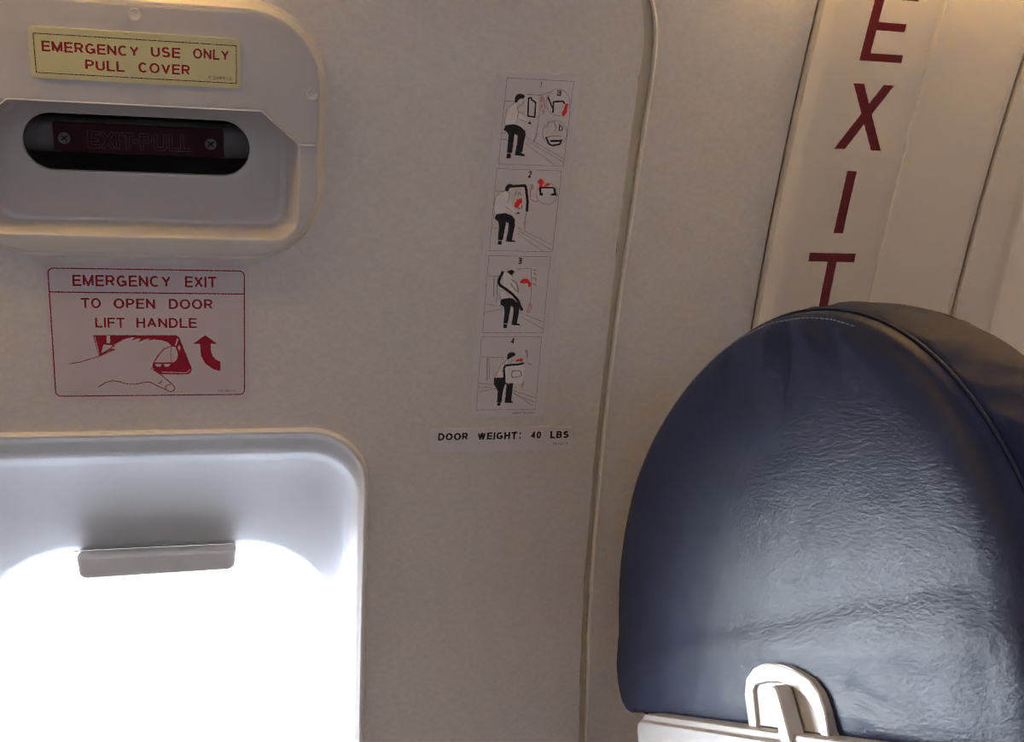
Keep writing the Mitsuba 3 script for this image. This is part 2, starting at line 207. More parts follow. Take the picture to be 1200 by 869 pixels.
{'frame':[(3.35,52.97),(41.91,52.58),(41.67,4.15),(3.78,4.7)],'shirt':[[(20.46,37.65),(22.37,34.74),(19.68,33.2),(19.67,26.02),(13.85,26.06),(17.01,33.79)],[(19.87,33.1),(31.98,34.7),(32.27,22.02),(21.68,21.91)]],'black':[[(20.6,38.13),(20.66,41.02),(22.39,42.66),(25.23,42.27),(25.86,40.34),(24.5,39.76),(23.15,39.09),(21.82,38.12)],[(13.21,24.61),(13.86,25.87),(19.95,26.02),(20.76,21.63),(19.67,17.24),(19.3,9.39),(16.46,9.43),(16.37,17.27),(13.7,21.69)],[(21.71,21.52),(25.91,22.07),(25.75,18.16),(25.4,10.3),(21.41,10.35),(21.71,15.26)],[(16.95,9.13),(18.85,9.11),(18.79,7.24),(16.6,7.46)],[(21.39,10.55),(24.88,10.8),(26.86,9.79),(26.44,9.11),(21.49,9.17)]],'lines':[(1.55,[(20.45,21.92),(19.22,31.85),(19.84,33.59),(21.67,34.16),(28.22,34.52),(31.92,35.38)]),(1.2,[(20.21,22.61),(22.48,21.32),(25.92,21.97)]),(0.86,[(24.79,30.36),(29.98,30.33),(30.94,26.72),(25.13,25.98),(24.45,27.45),(24.79,30.36)]),(0.86,[(8.27,38.64),(9.12,24.15)]),(0.52,[(4.31,39.61),(18.47,39.1)]),(0.52,[(9.2,38.64),(10.64,25.11)]),(0.52,[(3.84,22.26),(15.14,21.19)]),(0.52,[(4.04,19.34),(12.43,19.75)]),(0.52,[(4.22,16.61),(15.32,18.75)]),(0.52,[(20.47,37.45),(17.01,33.79),(13.85,26.06)]),(0.52,[(19.69,35.52),(18.32,28.94)]),(0.52,[(24.17,38.12),(23.42,35.7),(22.05,35.22)]),(0.52,[(26.92,15.2),(41.26,9.11)]),(0.52,[(26.77,17.17),(41.49,12.08)]),(0.52,[(25.9,16.19),(40.0,6.95)])],'red':[[(26.13,37.05),(27.19,37.92),(28.87,38.01),(28.97,39.07),(31.15,37.81),(29.98,36.07),(28.98,36.65),(26.93,36.47)]],'pale':[(1.2,[(32.58,44.19),(33.72,38.58)]),(0.86,[(31.71,43.42),(33.74,41.67)]),(1.03,[(32.51,23.78),(31.75,19.08)]),(0.86,[(31.33,21.83),(33.3,21.03)]),(0.86,[(34.27,35.47),(36.57,34.1)])],'num':('4',21.86,24.47,48.04,51.1),'letters':[]}]
HAND = {'red':[(24.45,39.9),(69.45,40.01),(70.94,38.57),(77.44,19.94),(76.99,17.32),(75.31,15.97),(59.76,16.29),(54.98,19.94),(41.86,25.16),(27.05,27.42)],'hand':[(27.52,26.87),(32.11,30.19),(36.13,31.63),(33.36,31.85),(36.21,33.85),(35.24,34.29),(39.28,36.29),(40.3,37.18),(44.33,38.51),(46.82,38.74),(44.76,36.63),(48.29,37.96),(50.08,37.75),(48.21,35.63),(52.27,37.42),(55.1,38.2),(53.25,36.53),(57.28,37.42),(61.3,36.87),(64.3,35.76),(66.48,33.86),(62.16,31.28),(58.52,27.36),(56.18,23.2),(55.61,20.61),(56.78,19.25),(55.76,18.92),(51.43,9.32),(21.32,9.59)],'white':[[(56.7,23.54),(58.51,26.79),(62.47,31.28),(66.26,33.3),(68.79,32.96),(70.02,28.46),(69.34,25.08),(67.77,23.5)],[(57.08,22.52),(61.13,22.51),(60.08,20.93),(58.05,20.94)],[(61.95,22.5),(65.81,22.49),(64.45,20.91),(62.52,20.92)],[(31.7,39.59),(33.48,39.59),(33.5,35.18),(31.52,35.17)],[(29.81,34.29),(34.73,33.85),(33.37,32.08),(28.31,29.09)],[(69.61,38.0),(70.41,37.45),(69.11,33.52),(68.51,33.86)],[(70.85,34.08),(71.53,32.4),(70.88,30.49),(69.9,32.4)]],'wl':[(0.48,[(60.8,17.53),(74.72,17.11),(76.5,19.15)]),(0.38,[(25.4,39.13),(27.28,28.09)])],'lines':[(0.48,[(10.91,22.71),(17.04,23.9),(26.04,26.87),(36.12,31.52)]),(0.48,[(26.06,8.65),(29.86,11.43),(33.9,12.52),(37.39,11.93),(42.36,10.31),(45.89,10.28),(52.51,11.58),(54.54,11.34),(58.05,9.26),(62.79,6.71)]),(0.48,[(54.98,20.05),(60.75,15.49),(65.76,10.9),(67.95,8.03),(67.19,5.98),(65.12,5.54),(63.1,6.7),(62.62,8.31),(63.89,9.78),(65.94,10.1)]),(0.48,[(58.39,10.62),(59.82,10.95),(60.88,12.42)]),(0.48,[(56.39,23.43),(62.17,31.62),(66.78,33.52)]),(0.29,[(66.46,32.96),(65.95,28.47),(66.55,23.39)])],'arrow':[(85.24,40.06),(92.07,34.77),(88.26,34.77),(88.31,30.7),(89.2,27.29),(91.25,25.01),(93.63,23.86),(93.58,18.14),(89.64,19.08),(85.01,22.75),(82.7,27.3),(82.3,34.76),(78.51,34.76)]}

# ------------------------------------------------------------------ the setting: sidewall, exit hatch, floor, ceiling
DOOR = np.array([(228.5, -480), (230.4, -90), (229.9, -50), (228.8, -15), (227.7, 35), (227.7, 86), (227.7, 160), (227.6, 218), (227.2, 255), (226.7, 285), (226.1, 312), (225.6, 340), (225.5, 365), (225.2, 382), (224.2, 394), (221.8, 404),
                 (218.8, 412.5), (212.5, 430), (202.5, 448), (187.5, 464), (165.5, 478), (140, 486), (110, 489)], float)
HOLE = np.array([(234.5, -484), (235.2, -90), (234.6, -45), (232.9, 0), (232.1, 40), (231.9, 86), (231.9, 160), (232.1, 218), (232.6, 255), (232.8, 285), (232.8, 320), (232.7, 350), (232.4, 372), (231.6, 385), (230.4, 394), (228.1, 403.4),
                 (224.8, 412.2), (217.5, 431), (206.5, 450), (190.5, 467), (168.5, 481), (141, 489.5), (110, 492.5)], float)
def outline(right, bottom):
    t = np.linspace(0, 1, 150); k = np.r_[0, np.cumsum(np.linalg.norm(np.diff(right, axis=0), axis=1))]; k /= k[-1]
    r = np.c_[np.interp(t, k, right[:, 0]), np.interp(t, k, right[:, 1])]
    l = np.c_[-100 - r[:, 0], r[:, 1]][::-1]
    return np.vstack([r, l])
rng = np.random.default_rng(3)
door_ring = outline(DOOR, -480)
ragged = door_ring.copy(); ragged[:, 0] += (meshkit.noise(np.c_[door_ring[:, 1] / 3.1, door_ring[:, 0] * 0, door_ring[:, 0] * 0], 4) - .5) * .9
hole_ring = outline(HOLE, -484)

# window of the hatch: rounded lip, band, funnel and pane
WC = -47.0
def wring(hw, t, b, rad): return rect(WC - hw, WC + hw, b, t, rad, na=14, nl=30)
lip = wring(129, 152, -346, 38)
# cover of the hatch handle
cov = dict(l=-143.2, r=49.0, b=256, t=397)
cov_ring = rect(cov['l'], cov['r'], cov['b'], cov['t'], 42, na=16, nl=24)

door = Mesh()
door.plate(Polygon(ragged, [lip, rect(-138, 44, 261, 392, 38, na=16, nl=24)]), 0)
inset = np.array(Polygon(ragged).buffer(0).exterior.coords)[:-1]
door.loft([at(ragged, 0), at(ragged, -7)])
put('door_1__panel', door, 'wall'); tag('door_1', kind='structure')

win = Mesh()
prof = [(129, 152, -346, 38, -.5), (128.8, 151.8, -345.8, 38, 1.6), (128.2, 151.2, -345.2, 37.5, 2.8), (127.2, 150.2, -344.2, 37, 3.3), (126, 149, -343, 36, 3.1), (125.2, 147.5, -342, 35.5, 2.2),
        (124.6, 145, -341, 35, 1.2), (123.6, 140, -339, 34, .2), (122.6, 136.2, -337, 33, -1.0), (121.8, 133.6, -335.6, 32, -2.8), (121, 131.3, -334, 31.5, -5.2), (120.2, 127, -331, 31, -9),
        (119.2, 117, -325, 34, -15.5), (118.2, 103, -316, 40, -24), (117.2, 88, -306, 48, -32), (116.2, 72, -296, 56, -41), (115.4, 60, -288, 62, -48.5), (115, 54, -284, 65, -53), (115, 54, -284, 65, -66)]
win.loft([at(wring(a, t, b, r), d) for a, t, b, r, d in prof])
put('window_1__frame', win, 'reveal', smooth=50); tag('window_1', kind='structure')
pane = Mesh().plate(Polygon(wring(114.9, 53.9, -283.9, 65)), -63, 40)
put('window_1__pane', pane, 'glass')
casing = Mesh()                                # outer skin ring behind the funnel
casing.plate(Polygon(wring(175, 140, -345, 60), [wring(115, 54, -284, 65)]), -66, 30)
put('window_1__outer_ring', casing, 'shade')

# pull-down shade, raised: only its lower edge with the finger ledge hangs out
sh = thing('window_shade', 'raised grey window shade with its ledge handle in the bright exit window', 'window shade')
b = Mesh().slab(Polygon(wring(113, 125, 52.5, 5)), -61, -59)
put(sh + '__panel', b, 'shade')
def ledge(dd, e=0, u=0): return at(rpoly([(-94.5 + e, 43.8 + u - .5 + e), (.5 - e, 43.8 + u + 1.2 + e), (1.5 - e, 59.0 + u - e), (-96.0 + e, 58.4 + u - e)], [4.5, 4.5, 1.2, 1.2], na=6, nl=8), dd)
b = Mesh().loft([ledge(-61, 0, -6), ledge(-52, 0, -3.5), ledge(-40, 0, -.5), ledge(-35.5, 0), ledge(-34, .5), ledge(-33.3, 1.3), ledge(-33.1, 2.4)])
b.plate(Polygon(ledge(0, 2.4)[:, :2]), -33.1, 30)
put(sh + '__handle', b, 'shade', smooth=40)

# sealing strip in the gap round the hatch
seal = Mesh()
seal.loft([at(hole_ring, -2.2), at(hole_ring + (door_ring - hole_ring) * .5, -1.4), at(door_ring + (hole_ring - door_ring) * .03, -1.0)])
put('trim_1', seal, 'seal'); tag('trim_1', kind='structure')
blob = Mesh()
for _ in range(60):                            # crumbs of dried sealant along the gap
    i = rng.integers(30, 120); p = hole_ring[i] + (door_ring[i] - hole_ring[i]) * rng.uniform(.02, .25); r = rng.uniform(.3, .8)
    q = np.linspace(0, 2 * np.pi, 7)[:-1]
    blob.loft([np.c_[p[0] + r * np.cos(q), p[1] + 1.8 * r * np.sin(q), q * 0 - 2], np.c_[p[0] + .6 * r * np.cos(q), p[1] + r * np.sin(q), q * 0 - .9], np.c_[p[0] + .02 * np.cos(q), p[1] + .02 * np.sin(q), q * 0 - .6]])
put('trim_1__sealant_crumb', blob, 'seal'); tag('trim_1__sealant_crumb', kind='stuff')

# fixed lining round the hatch, from seam to seam
def grown(e): return np.array([np.array(p) for p in hole_ring]) + e * nrm
tan = np.roll(hole_ring, -1, 0) - np.roll(hole_ring, 1, 0); nrm = np.c_[tan[:, 1], -tan[:, 0]] / np.linalg.norm(tan, axis=1)[:, None]
lin = Mesh()
lin.plate(Polygon([(-620, -1075), (324.6, -1075), (324.6, 573), (-620, 573)], [grown(2.0)]), 0)
lin.loft([at(hole_ring, -7), at(hole_ring, .2), at(grown(.3), 1.1), at(grown(.8), 1.4), at(grown(1.3), .9), at(grown(2.0), 0)])
k = np.arange(-1075, 575, 12.0)
def column(prof, s=k): return [np.c_[np.full(len(s), x), s, np.full(len(s), d)] for x, d in prof]
lin.loft(column([(324.6, 0), (324.6, -13)]), False)
put('wall_left__panel', lin, 'wall'); tag('wall_left', kind='structure')

# moulded column that carries the word EXIT
prof = [(325.9, -13), (325.9, 4.9), (326.3, 5.6), (327.0, 5.9)] + [(327.0 + 9.0 * t, 5.9 - 3.6 * t) for t in (.25, .5, .75, 1)] + [(336.0 + 6.5 * t, 1.4 + .9 * (1 - t) ** 2) for t in (.2, .4, .6, .8, 1)]
prof += [(x, 1.4) for x in (350, 365, 380, 395, 404.2)] + [(405.0, 2.5), (405.4, 2.6), (405.8, 2.3), (407.2, .9), (409, .8)] + [(x, .8 - .9 * t) for x, t in ((420, .1), (435, .3), (450, .6), (466.4, 1))]
prof += [(467.2, -.6), (467.8, -1.2), (470.8, -1.4), (471.2, -1.8), (471.2, -12)]
prof = [(x, d - .9) for x, d in prof]
put('wall_left__column', Mesh().loft(column(prof), False), 'column', smooth=35)
prof = [(472.6, -12), (472.6, -1.2), (473.1, -.2), (474.0, 0)] + [(x, 0) for x in (480, 488, 494)] + [(496.5, .3), (498.5, 1.0), (500.5, 1.5), (502.5, 1.4), (505, .7), (510, -1), (520, -4.5), (535, -9.5), (550, -14)]
put('wall_left__column_001', Mesh().loft(column(prof), False), 'column', smooth=35)
def side(x0, x1, wins, right=False, d=0):
    m = Mesh(); rings = [rect(c - 118, c + 118, -285, 55, 65, na=10, nl=20) for c in wins]
    m.plate(Polygon([(x0, -1075), (x1, -1075), (x1, 573), (x0, 573)], rings), d, 24)
    for r in rings: m.loft([at(r, d), at(r * 1.0, -55)])
    return m, rings
rear, rr = side(-2200, -620, (-850, -1650)); put('wall_left__panel_001', rear, 'wall')
front, fr = side(550, 2200, (750, 1550), d=-14); put('wall_left__panel_002', front, 'wall')
far, rf = side(-2200, 2200, (-1700, -900, -100, 700, 1500), True)
put('wall_right__panel', far, 'wall', fn=lambda v: bend(v, True)); tag('wall_right', kind='structure')
n = 2
for rings, fn in ((rr + fr, bend), (rf, lambda v: bend(v, True))):
    for r in rings:
        c = (r[:, 0].min() + r[:, 0].max()) / 2
        put(f'window_{n}__pane', Mesh().plate(Polygon(np.array(Polygon(r).buffer(6).exterior.coords)), -58, 40), 'glass', fn=fn); tag(f'window_{n}', kind='structure'); n += 1

# backing behind the seams so that no daylight leaks in
back = Mesh().plate(Polygon([(-2200, -1075), (2200, -1075), (2200, 573), (-2200, 573)], [wring(130, 75, -305, 70)] + [rect(c - 120, c + 120, -287, 57, 65) for c in (-850, -1650, 750, 1550)]), -66, 24)
put('wall_left__backing', back, 'dark')

def extr(prof, x0, x1):                        # a (y, z) outline in metres extruded along the cabin
    g = Polygon(prof); v, f = trimesh.creation.triangulate_polygon(g, engine='earcut')
    c = np.array(g.exterior.coords)[:-1]; m = Mesh()
    for x in (x0, x1): m.add(np.c_[np.full(len(v), x), v], f)
    m.loft([np.c_[np.full(len(c), x), c] for x in (x0, x1)]); return m
fz = 0.0; hw = math.sqrt(R * R - CZ * CZ)
put('floor', extr([(CY - hw - .06, -.04), (CY + hw + .06, -.04), (CY + hw + .06, 0), (CY - hw - .06, 0)], -2.2, 2.2), 'carpet', False, None); tag('floor', kind='structure')
th = LEAN + .485 / R; wy, wz = CY + R * math.cos(th), CZ + R * math.sin(th)
put('ceiling', extr([(CY - .95, 1.76), (CY - .55, 1.83), (CY + .55, 1.83), (CY + .95, 1.76), (CY + .95, 1.80), (CY + .55, 1.87), (CY - .55, 1.87), (CY - .95, 1.80)], -2.2, 2.2), 'ceiling', False, None); tag('ceiling', kind='structure')
for x, nm in ((-2.2, 'wall_back'), (2.2, 'wall_front')):
    put(nm, extr([(CY - 1.42, -.04), (CY + 1.42, -.04), (CY + 1.42, 1.87), (CY - 1.42, 1.87)], x - .02, x + .02), 'ceiling', False, None); tag(nm, kind='structure')
for sgn, lab in ((1, 'overhead stowage bin above the exit window, beyond the top of the picture'), (-1, 'overhead stowage bin above the far row of windows')):
    o = thing('overhead_bin', lab, 'overhead bin')
    pts = [(CY + sgn * (y - CY), z) for y, z in ((wy - .05, wz + .035), (wy - .10, wz + .012), (wy - .36, wz - .0), (wy - .42, wz + .04), (wy - .47, wz + .18), (wy - .45, 1.80), (wy + .06, 1.80), (wy + .06, wz + .06))]
    put(o + '__body', extr(pts, -2.18, 2.18), 'ceiling', False, None)
    for q, (x0, x1) in enumerate(((-2.15, .0), (.26, 2.15))):   # warm tubes washing the sidewall, none over the hatch
        tube = trimesh.creation.cylinder(.009, x1 - x0, sections=12); tube.apply_transform(trimesh.transformations.rotation_matrix(math.pi / 2, [0, 1, 0])); tube.apply_translation([(x0 + x1) / 2, CY + sgn * (wy - .024 - CY), wz - .016])
        key = thing('fluorescent_tube', f'warm fluorescent tube in the valance over the {"near" if sgn > 0 else "far"} windows, {("behind", "ahead of")[q]} the exit hatch', 'lamp')
        scene[key] = mikit.ply(tube, 'm_tube', smooth=30, emitter={'type': 'area', 'radiance': rgb([LAMP * (1 if sgn > 0 else .12) * c for c in (1.0, .58, .14)])})
lamp = trimesh.creation.box((4.0, .16, .012)); lamp.apply_translation([0, CY, 1.822])  # unseen emitter added under the ceiling as soft neutral fill
key = thing('ceiling_light', 'added unseen light panel above the aisle, soft fill for the wall', 'lamp')
scene[key] = mikit.ply(lamp, 'm_tube', emitter={'type': 'area', 'radiance': rgb([CEIL * c for c in (.98, .90, .94)])})

# ------------------------------------------------------------------ the handle cover and the pull handle behind its window
hc = thing('handle_cover', 'grey moulded cover with recessed pocket and oval viewing slot over the exit handle', 'cover panel')
def cring(e, rad): return rect(cov['l'] + e, cov['r'] - e, cov['b'] + e, cov['t'] - e, rad, na=16, nl=24)
f_ = Mesh().loft([at(cring(-.6, 42.6), -.3), at(cring(-.5, 42.5), .5), at(cring(0, 42), .9), at(cring(.5, 41.5), 1.0), at(cring(1.0, 41), 1.4), at(cring(2.6, 39.4), 4.8), at(cring(3.0, 39), 5.6), at(cring(3.4, 38.6), 5.8)])
put(hc + '__flange', f_, 'flange', smooth=40)
def mouth(e, eb, er, rad):                     # pocket outline: bottom, right, chamfer
    l, r, b_, t = -129.6 + er, 35.2 - er, 270.4 + eb, 341.6 - e
    return rpoly([(l, b_), (r, b_), (r, t - 17.4), (r - 19.6, t), (l + 19.6, t), (l, t - 17.4)], [rad, rad, 1, 1, 1, 1], na=8, nl=14)
body = Mesh()
body.loft([at(cring(3.4, 38.6), 5.8), at(cring(4.0, 38), 6.0), at(cring(4.6, 37.4), 6.0)])
body.plate(Polygon(cring(4.6, 37.4), [mouth(-1.2, -1.6, -1.2, 14)]), 6.0)
body.loft([at(mouth(-1.2, -1.6, -1.2, 14), 6), at(mouth(-.6, -.9, -.6, 13.6), 5.8), at(mouth(0, 0, 0, 13), 5.0), at(mouth(.3, .5, 1.2, 12.5), 1.0), at(mouth(.6, 1.0, 3.4, 12), -6), at(mouth(.8, 1.5, 5.0, 11.5), -10.5), at(mouth(1, 2.3, 7.0, 11), -12.3), at(mouth(1.2, 3.6, 9.4, 10.5), -13)])
slot = lambda e=0: rect(-107.6 + e, 9.6 - e, 299.7 + e, 330.2 - e, 15.2 - e, na=14, nl=12)
body.plate(Polygon(mouth(1.2, 3.6, 9.4, 10.5), [slot(-.8)]), -13)
body.loft([at(slot(-.8), -13), at(slot(-.2), -13.3), at(slot(0), -14), at(slot(0), -16)])
put(hc + '__body', body, 'cover', smooth=40)
up_ = Polygon(cring(5.0, 37)).intersection(Polygon([(-150, 324.2), (-129.6, 324.2), (-110, 341.6), (15.6, 341.6), (35.2, 324.2), (60, 324.2), (60, 420), (-150, 420)]))
pl = Mesh().plate(up_.buffer(-.6), 7.4)
pl.slab(up_, 4.5, 6.9)
c_ = lambda e: np.array(up_.buffer(-e).exterior.coords)[:-1]
pl.loft([at(c_(.6), 6.9), at(c_(.6), 7.4)])
put(hc + '__upper_plate', pl, 'cover', smooth=25)
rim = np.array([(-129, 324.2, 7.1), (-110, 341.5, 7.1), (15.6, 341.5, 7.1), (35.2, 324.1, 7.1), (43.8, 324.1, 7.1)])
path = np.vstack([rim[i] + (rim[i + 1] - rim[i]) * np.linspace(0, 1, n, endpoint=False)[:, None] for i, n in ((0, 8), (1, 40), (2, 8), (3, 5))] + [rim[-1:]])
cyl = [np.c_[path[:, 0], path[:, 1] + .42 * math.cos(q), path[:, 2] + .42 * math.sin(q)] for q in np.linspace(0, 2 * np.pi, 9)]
put(hc + '__upper_plate__edge', Mesh().loft(cyl, False), 'edge', smooth=40); tag(hc + '__upper_plate__edge', 'lower edge with its highlight put in as pale colour')
for x, s in ((41.6, 352.0), (-46.7, 387.3)):   # round moulding marks
    put(hc + '__plug', Mesh().loft([at(Point(x, s).buffer(3.1, 8).exterior.coords[:-1], 7.4), at(Point(x, s).buffer(2.8, 8).exterior.coords[:-1], 7.75), at(Point(x, s).buffer(2.2, 8).exterior.coords[:-1], 7.45), at(Point(x, s).buffer(.02, 8).exterior.coords[:-1], 7.45)]), 'cover')
put(hc + '__lens', Mesh().plate(Polygon(slot(0)), -15), 'lens')
bx = Mesh().loft([at(slot(0), -16), at(slot(-14), -16.2), at(slot(-14), -48)]).plate(Polygon(slot(-14)), -48)
put(hc + '__cavity', bx, 'dark')  # near-black colour standing for the shade inside the cavity

eh = thing('release_lever', 'grey pull lever with red nameplate behind the oval slot of the cover, slot shade put into their colours', 'lever')
q = np.linspace(-.5, math.pi + .5, 15)
bar = Mesh().loft([np.c_[np.full(15, x), 315.4 + 9.6 * np.cos(q)[::1], -29 + 6.2 * np.sin(q)] for x in (-112, -90, -60, -30, -5, 14)], False)
put(eh + '__bar', bar, 'metal')
put(eh + '__plate', Mesh().slab(rbox(-93.4, -4.5, 307.7, 323.3, 1.4), -23.5, -22), 'plate_red', smooth=20)
t_ = Mesh()
def block(L, x, w, h=8.9, t=1.7, s=310.4):
    P = {'E': [box(0, 0, t, h), box(0, 0, w, t), box(0, h / 2 - t / 2, w * .9, h / 2 + t / 2), box(0, h - t, w, h)], 'X': [stroke([(t / 2, 0), (w - t / 2, h)], t), stroke([(t / 2, h), (w - t / 2, 0)], t)],
         'I': [box(0, 0, t, h)], 'T': [box(w / 2 - t / 2, 0, w / 2 + t / 2, h), box(0, h - t, w, h)], '-': [box(0, h / 2 - t / 2, w, h / 2 + t / 2)],
         'P': [box(0, 0, t, h), Polygon([(0, h), (w - 1.5, h), (w, h - 1.5), (w, h / 2 + .8), (w - 1.5, h / 2 - .7), (0, h / 2 - .7)]).difference(box(t, h / 2 + .9, w - t, h - t))],
         'U': [Polygon([(0, h), (0, 1.6), (1.6, 0), (w - 1.6, 0), (w, 1.6), (w, h), (w - t, h), (w - t, t + .4), (w - t - .4, t), (t + .4, t), (t, t + .4), (t, h)])], 'L': [box(0, 0, t, h), box(0, 0, w, t)]}[L]
    g = affinity.translate(unary_union(P), x, s); return g.boundary.buffer(.16)
for L, x, w in (('E', -76, 6), ('X', -69.4, 7.4), ('I', -61.3, 1.7), ('T', -58.6, 6.4), ('-', -52.4, 2.6), ('P', -49, 6.2), ('U', -41.6, 6.6), ('L', -33.6, 5), ('L', -27.6, 5)): t_.plate(block(L, x, w), -21.9)
put(eh + '__lettering', t_, 'plate_grey'); tag(eh + '__lettering', 'outlined words EXIT-PULL')
for x in (-87.9, -11.4):
    c = Point(x, 315.1).buffer(3.1, 10); cr = unary_union([stroke([(x - 1.7, 313.7), (x + 1.7, 316.5)], .9), stroke([(x - 1.5, 316.6), (x + 1.5, 313.6)], .9)])
    sc = put(eh + '__screw', Mesh().slab(c.difference(cr), -22, -21.4), 'metal', smooth=20)
    put(sc + '__recess', Mesh().plate(cr, -21.95), 'dark')

# ------------------------------------------------------------------ placards
p1 = thing('placard', 'yellow placard with red words EMERGENCY USE ONLY PULL COVER on the handle cover', 'sign')
D = 7.4
put(p1 + '__backing', Mesh().slab(rbox(-97.1, 4.5, 353.0, 378.5, 2.4), D, D + .8), 'yellow_film', smooth=20)
put(p1 + '__border', Mesh().plate(rbox(-94.95, 2.65, 355.5, 375.3, .6).difference(rbox(-94.55, 2.25, 355.9, 374.9, .4)), D + .86), 'letter_red')
m = Mesh()
for w, a, c, s in (('EMERGENCY', -91.3, -45.5, 366.5), ('USE', -39.6, -25.3, 367.0), ('ONLY', -19.0, -1.3, 367.3), ('PULL', -71.4, -52.7, 358.4), ('COVER', -45.9, -20.8, 358.6)): sign_word(m, w, a, c, s, 5.2, D + .88, .17)
put(p1 + '__lettering', m, 'red_ink'); tag(p1 + '__lettering', 'red words EMERGENCY USE ONLY PULL COVER')
put(p1 + '__lettering', word(Mesh(), 'S 1689-1', -11.7, .0, 357.3, 1.5, D + .88), 'letter_red')

p2 = thing('placard', 'red on grey placard EMERGENCY EXIT with drawing of a hand lifting a handle', 'sign')
o = np.array([-100.7, 170.4])
put(p2 + '__backing', Mesh().slab(rbox(-100.4, 9.2, 170.2, 252.0, 2.5), 0, .3), 'clear_film', smooth=20)
bd = rbox(-98.0, 6.8, 173.4, 249.4, 3.2).difference(rbox(-97.35, 6.15, 174.05, 248.75, 2.6)).union(box(-97.6, 235.05, 6.4, 235.75))
put(p2 + '__border', Mesh().plate(bd, .36), 'red_ink')
m = Mesh()
for w, a, c, s, h in (('EMERGENCY', -85.4, -33.7, 239.0, 6.5), ('EXIT', -26.0, -8.8, 239.0, 6.5), ('TO', -81.6, -71.2, 226.2, 5.9), ('OPEN', -64.5, -42.4, 226.1, 5.9), ('DOOR', -35.0, -11.2, 226.1, 5.9), ('LIFT', -74.7, -59.0, 214.8, 5.9), ('HANDLE', -52.8, -20.0, 214.8, 5.9)): sign_word(m, w, a, c, s, h, .38, .165)
put(p2 + '__lettering', m, 'red_ink'); tag(p2 + '__lettering', 'red words EMERGENCY EXIT TO OPEN DOOR LIFT HANDLE')
put(p2 + '__lettering', word(Mesh(), 'S1428-1', -8.3, 1.8, 175.6, 1.2, .38), 'letter_red')
sh_ = lambda pts: [(x + o[0], s + o[1]) for x, s in pts]
hand = Polygon(sh_(HAND['red'])).buffer(0).difference(Polygon(sh_(HAND['hand'])).buffer(0))
for w in HAND['white']: hand = hand.difference(Polygon(sh_(w)).buffer(0))
for w, l in HAND['wl']: hand = hand.difference(stroke(sh_(l), w))
hand = unary_union([hand] + [stroke(sh_(l), w) for w, l in HAND['lines']])
put(p2 + '__hand_drawing', Mesh().plate(hand, .37), 'red_ink'); tag(p2 + '__hand_drawing', 'red drawing of a hand lifting a handle')
put(p2 + '__arrow', Mesh().plate(Polygon(sh_(HAND['arrow'])), .37), 'red_ink'); tag(p2 + '__arrow', 'red arrow bending upwards')

p3 = thing('placard', 'tall narrow placard of four numbered drawings of a man removing the exit door', 'sign')
put(p3 + '__backing', Mesh().slab(rbox(143.3, 191.0, 157.2, 369.2, 2.4), 0, .5).slab(rbox(143.3, 191.0, 157.2, 369.2, 2.4).difference(rbox(145.2, 189.1, 159, 367.2, 1.2)), .5, .7), 'strip_film', smooth=20)
o3 = np.array([143.4, 157.3]); rel = lambda pts: [(x + o3[0], s + o3[1]) for x, s in pts]
for n_, st in enumerate(STEPS):
    fr_ = np.array(rel(st['frame'])); l, r = fr_[[0, 3], 0].mean(), fr_[[1, 2], 0].mean(); tq, bq = fr_[[0, 1], 1].mean(), fr_[[2, 3], 1].mean()
    step = put(p3 + '__step_drawing', Mesh().plate(box(l, bq, r, tq).difference(box(l + .28, bq + .28, r - .28, tq - .28)), .56), 'grey_ink'); tag(step, f'drawing number {n_ + 1} of the four, with its frame')
    fb = box(l + .1, bq + .1, r - .1, tq - .1)
    put(step + '__outline', Mesh().plate(unary_union([stroke(rel(p), max(w * .75, .32)) for w, p in st['lines'] if w < 1.0]).intersection(fb), .57), 'grey_ink')
    heavy = unary_union([Polygon(rel(p)).buffer(.05) for p in st['black']] + [stroke(rel(p), w * .85) for w, p in st['lines'] if w >= 1.0])
    put(step + '__shirt', Mesh().plate(unary_union([Polygon(rel(p)).buffer(0) for p in st['shirt']]), .555), 'paper')
    put(step + '__man', Mesh().plate(heavy, .58), 'black_ink')
    put(step + '__arrow', Mesh().plate(unary_union([Polygon(rel(p)).buffer(.05) for p in st['red']]), .60), 'bright_red')
    put(step + '__red_mark', Mesh().plate(unary_union([stroke(rel(p), w) for w, p in st['pale']]), .575), 'pale_red')
    m = Mesh(); t_, a, c, s0, s1 = st['num']; a, c = (a + c) / 2 + o3[0], 0; hgt = s1 - s0 + 0.0
    sign_word(m, t_, a - (.35 if t_ == '1' else 1.2), a + (.35 if t_ == '1' else 1.2), min(s0, s1) + o3[1] - .2, 4.0, .6, .17)
    put(step + '__number', m, 'black_ink')
    for t_, ax, as_, bx_, bs in st['letters']: put(step + '__letter', word(Mesh(), t_, ax + o3[0], bx_ + o3[0], as_ + o3[1], (bs - as_) * (1.3 if t_ == 'a' else 1.0), .6, True), 'black_ink')
put(p3 + '__lettering', word(Mesh(), 'MADE IN USA', 170.6, 184.2, 158.6, 1.5, .58), 'black_ink')

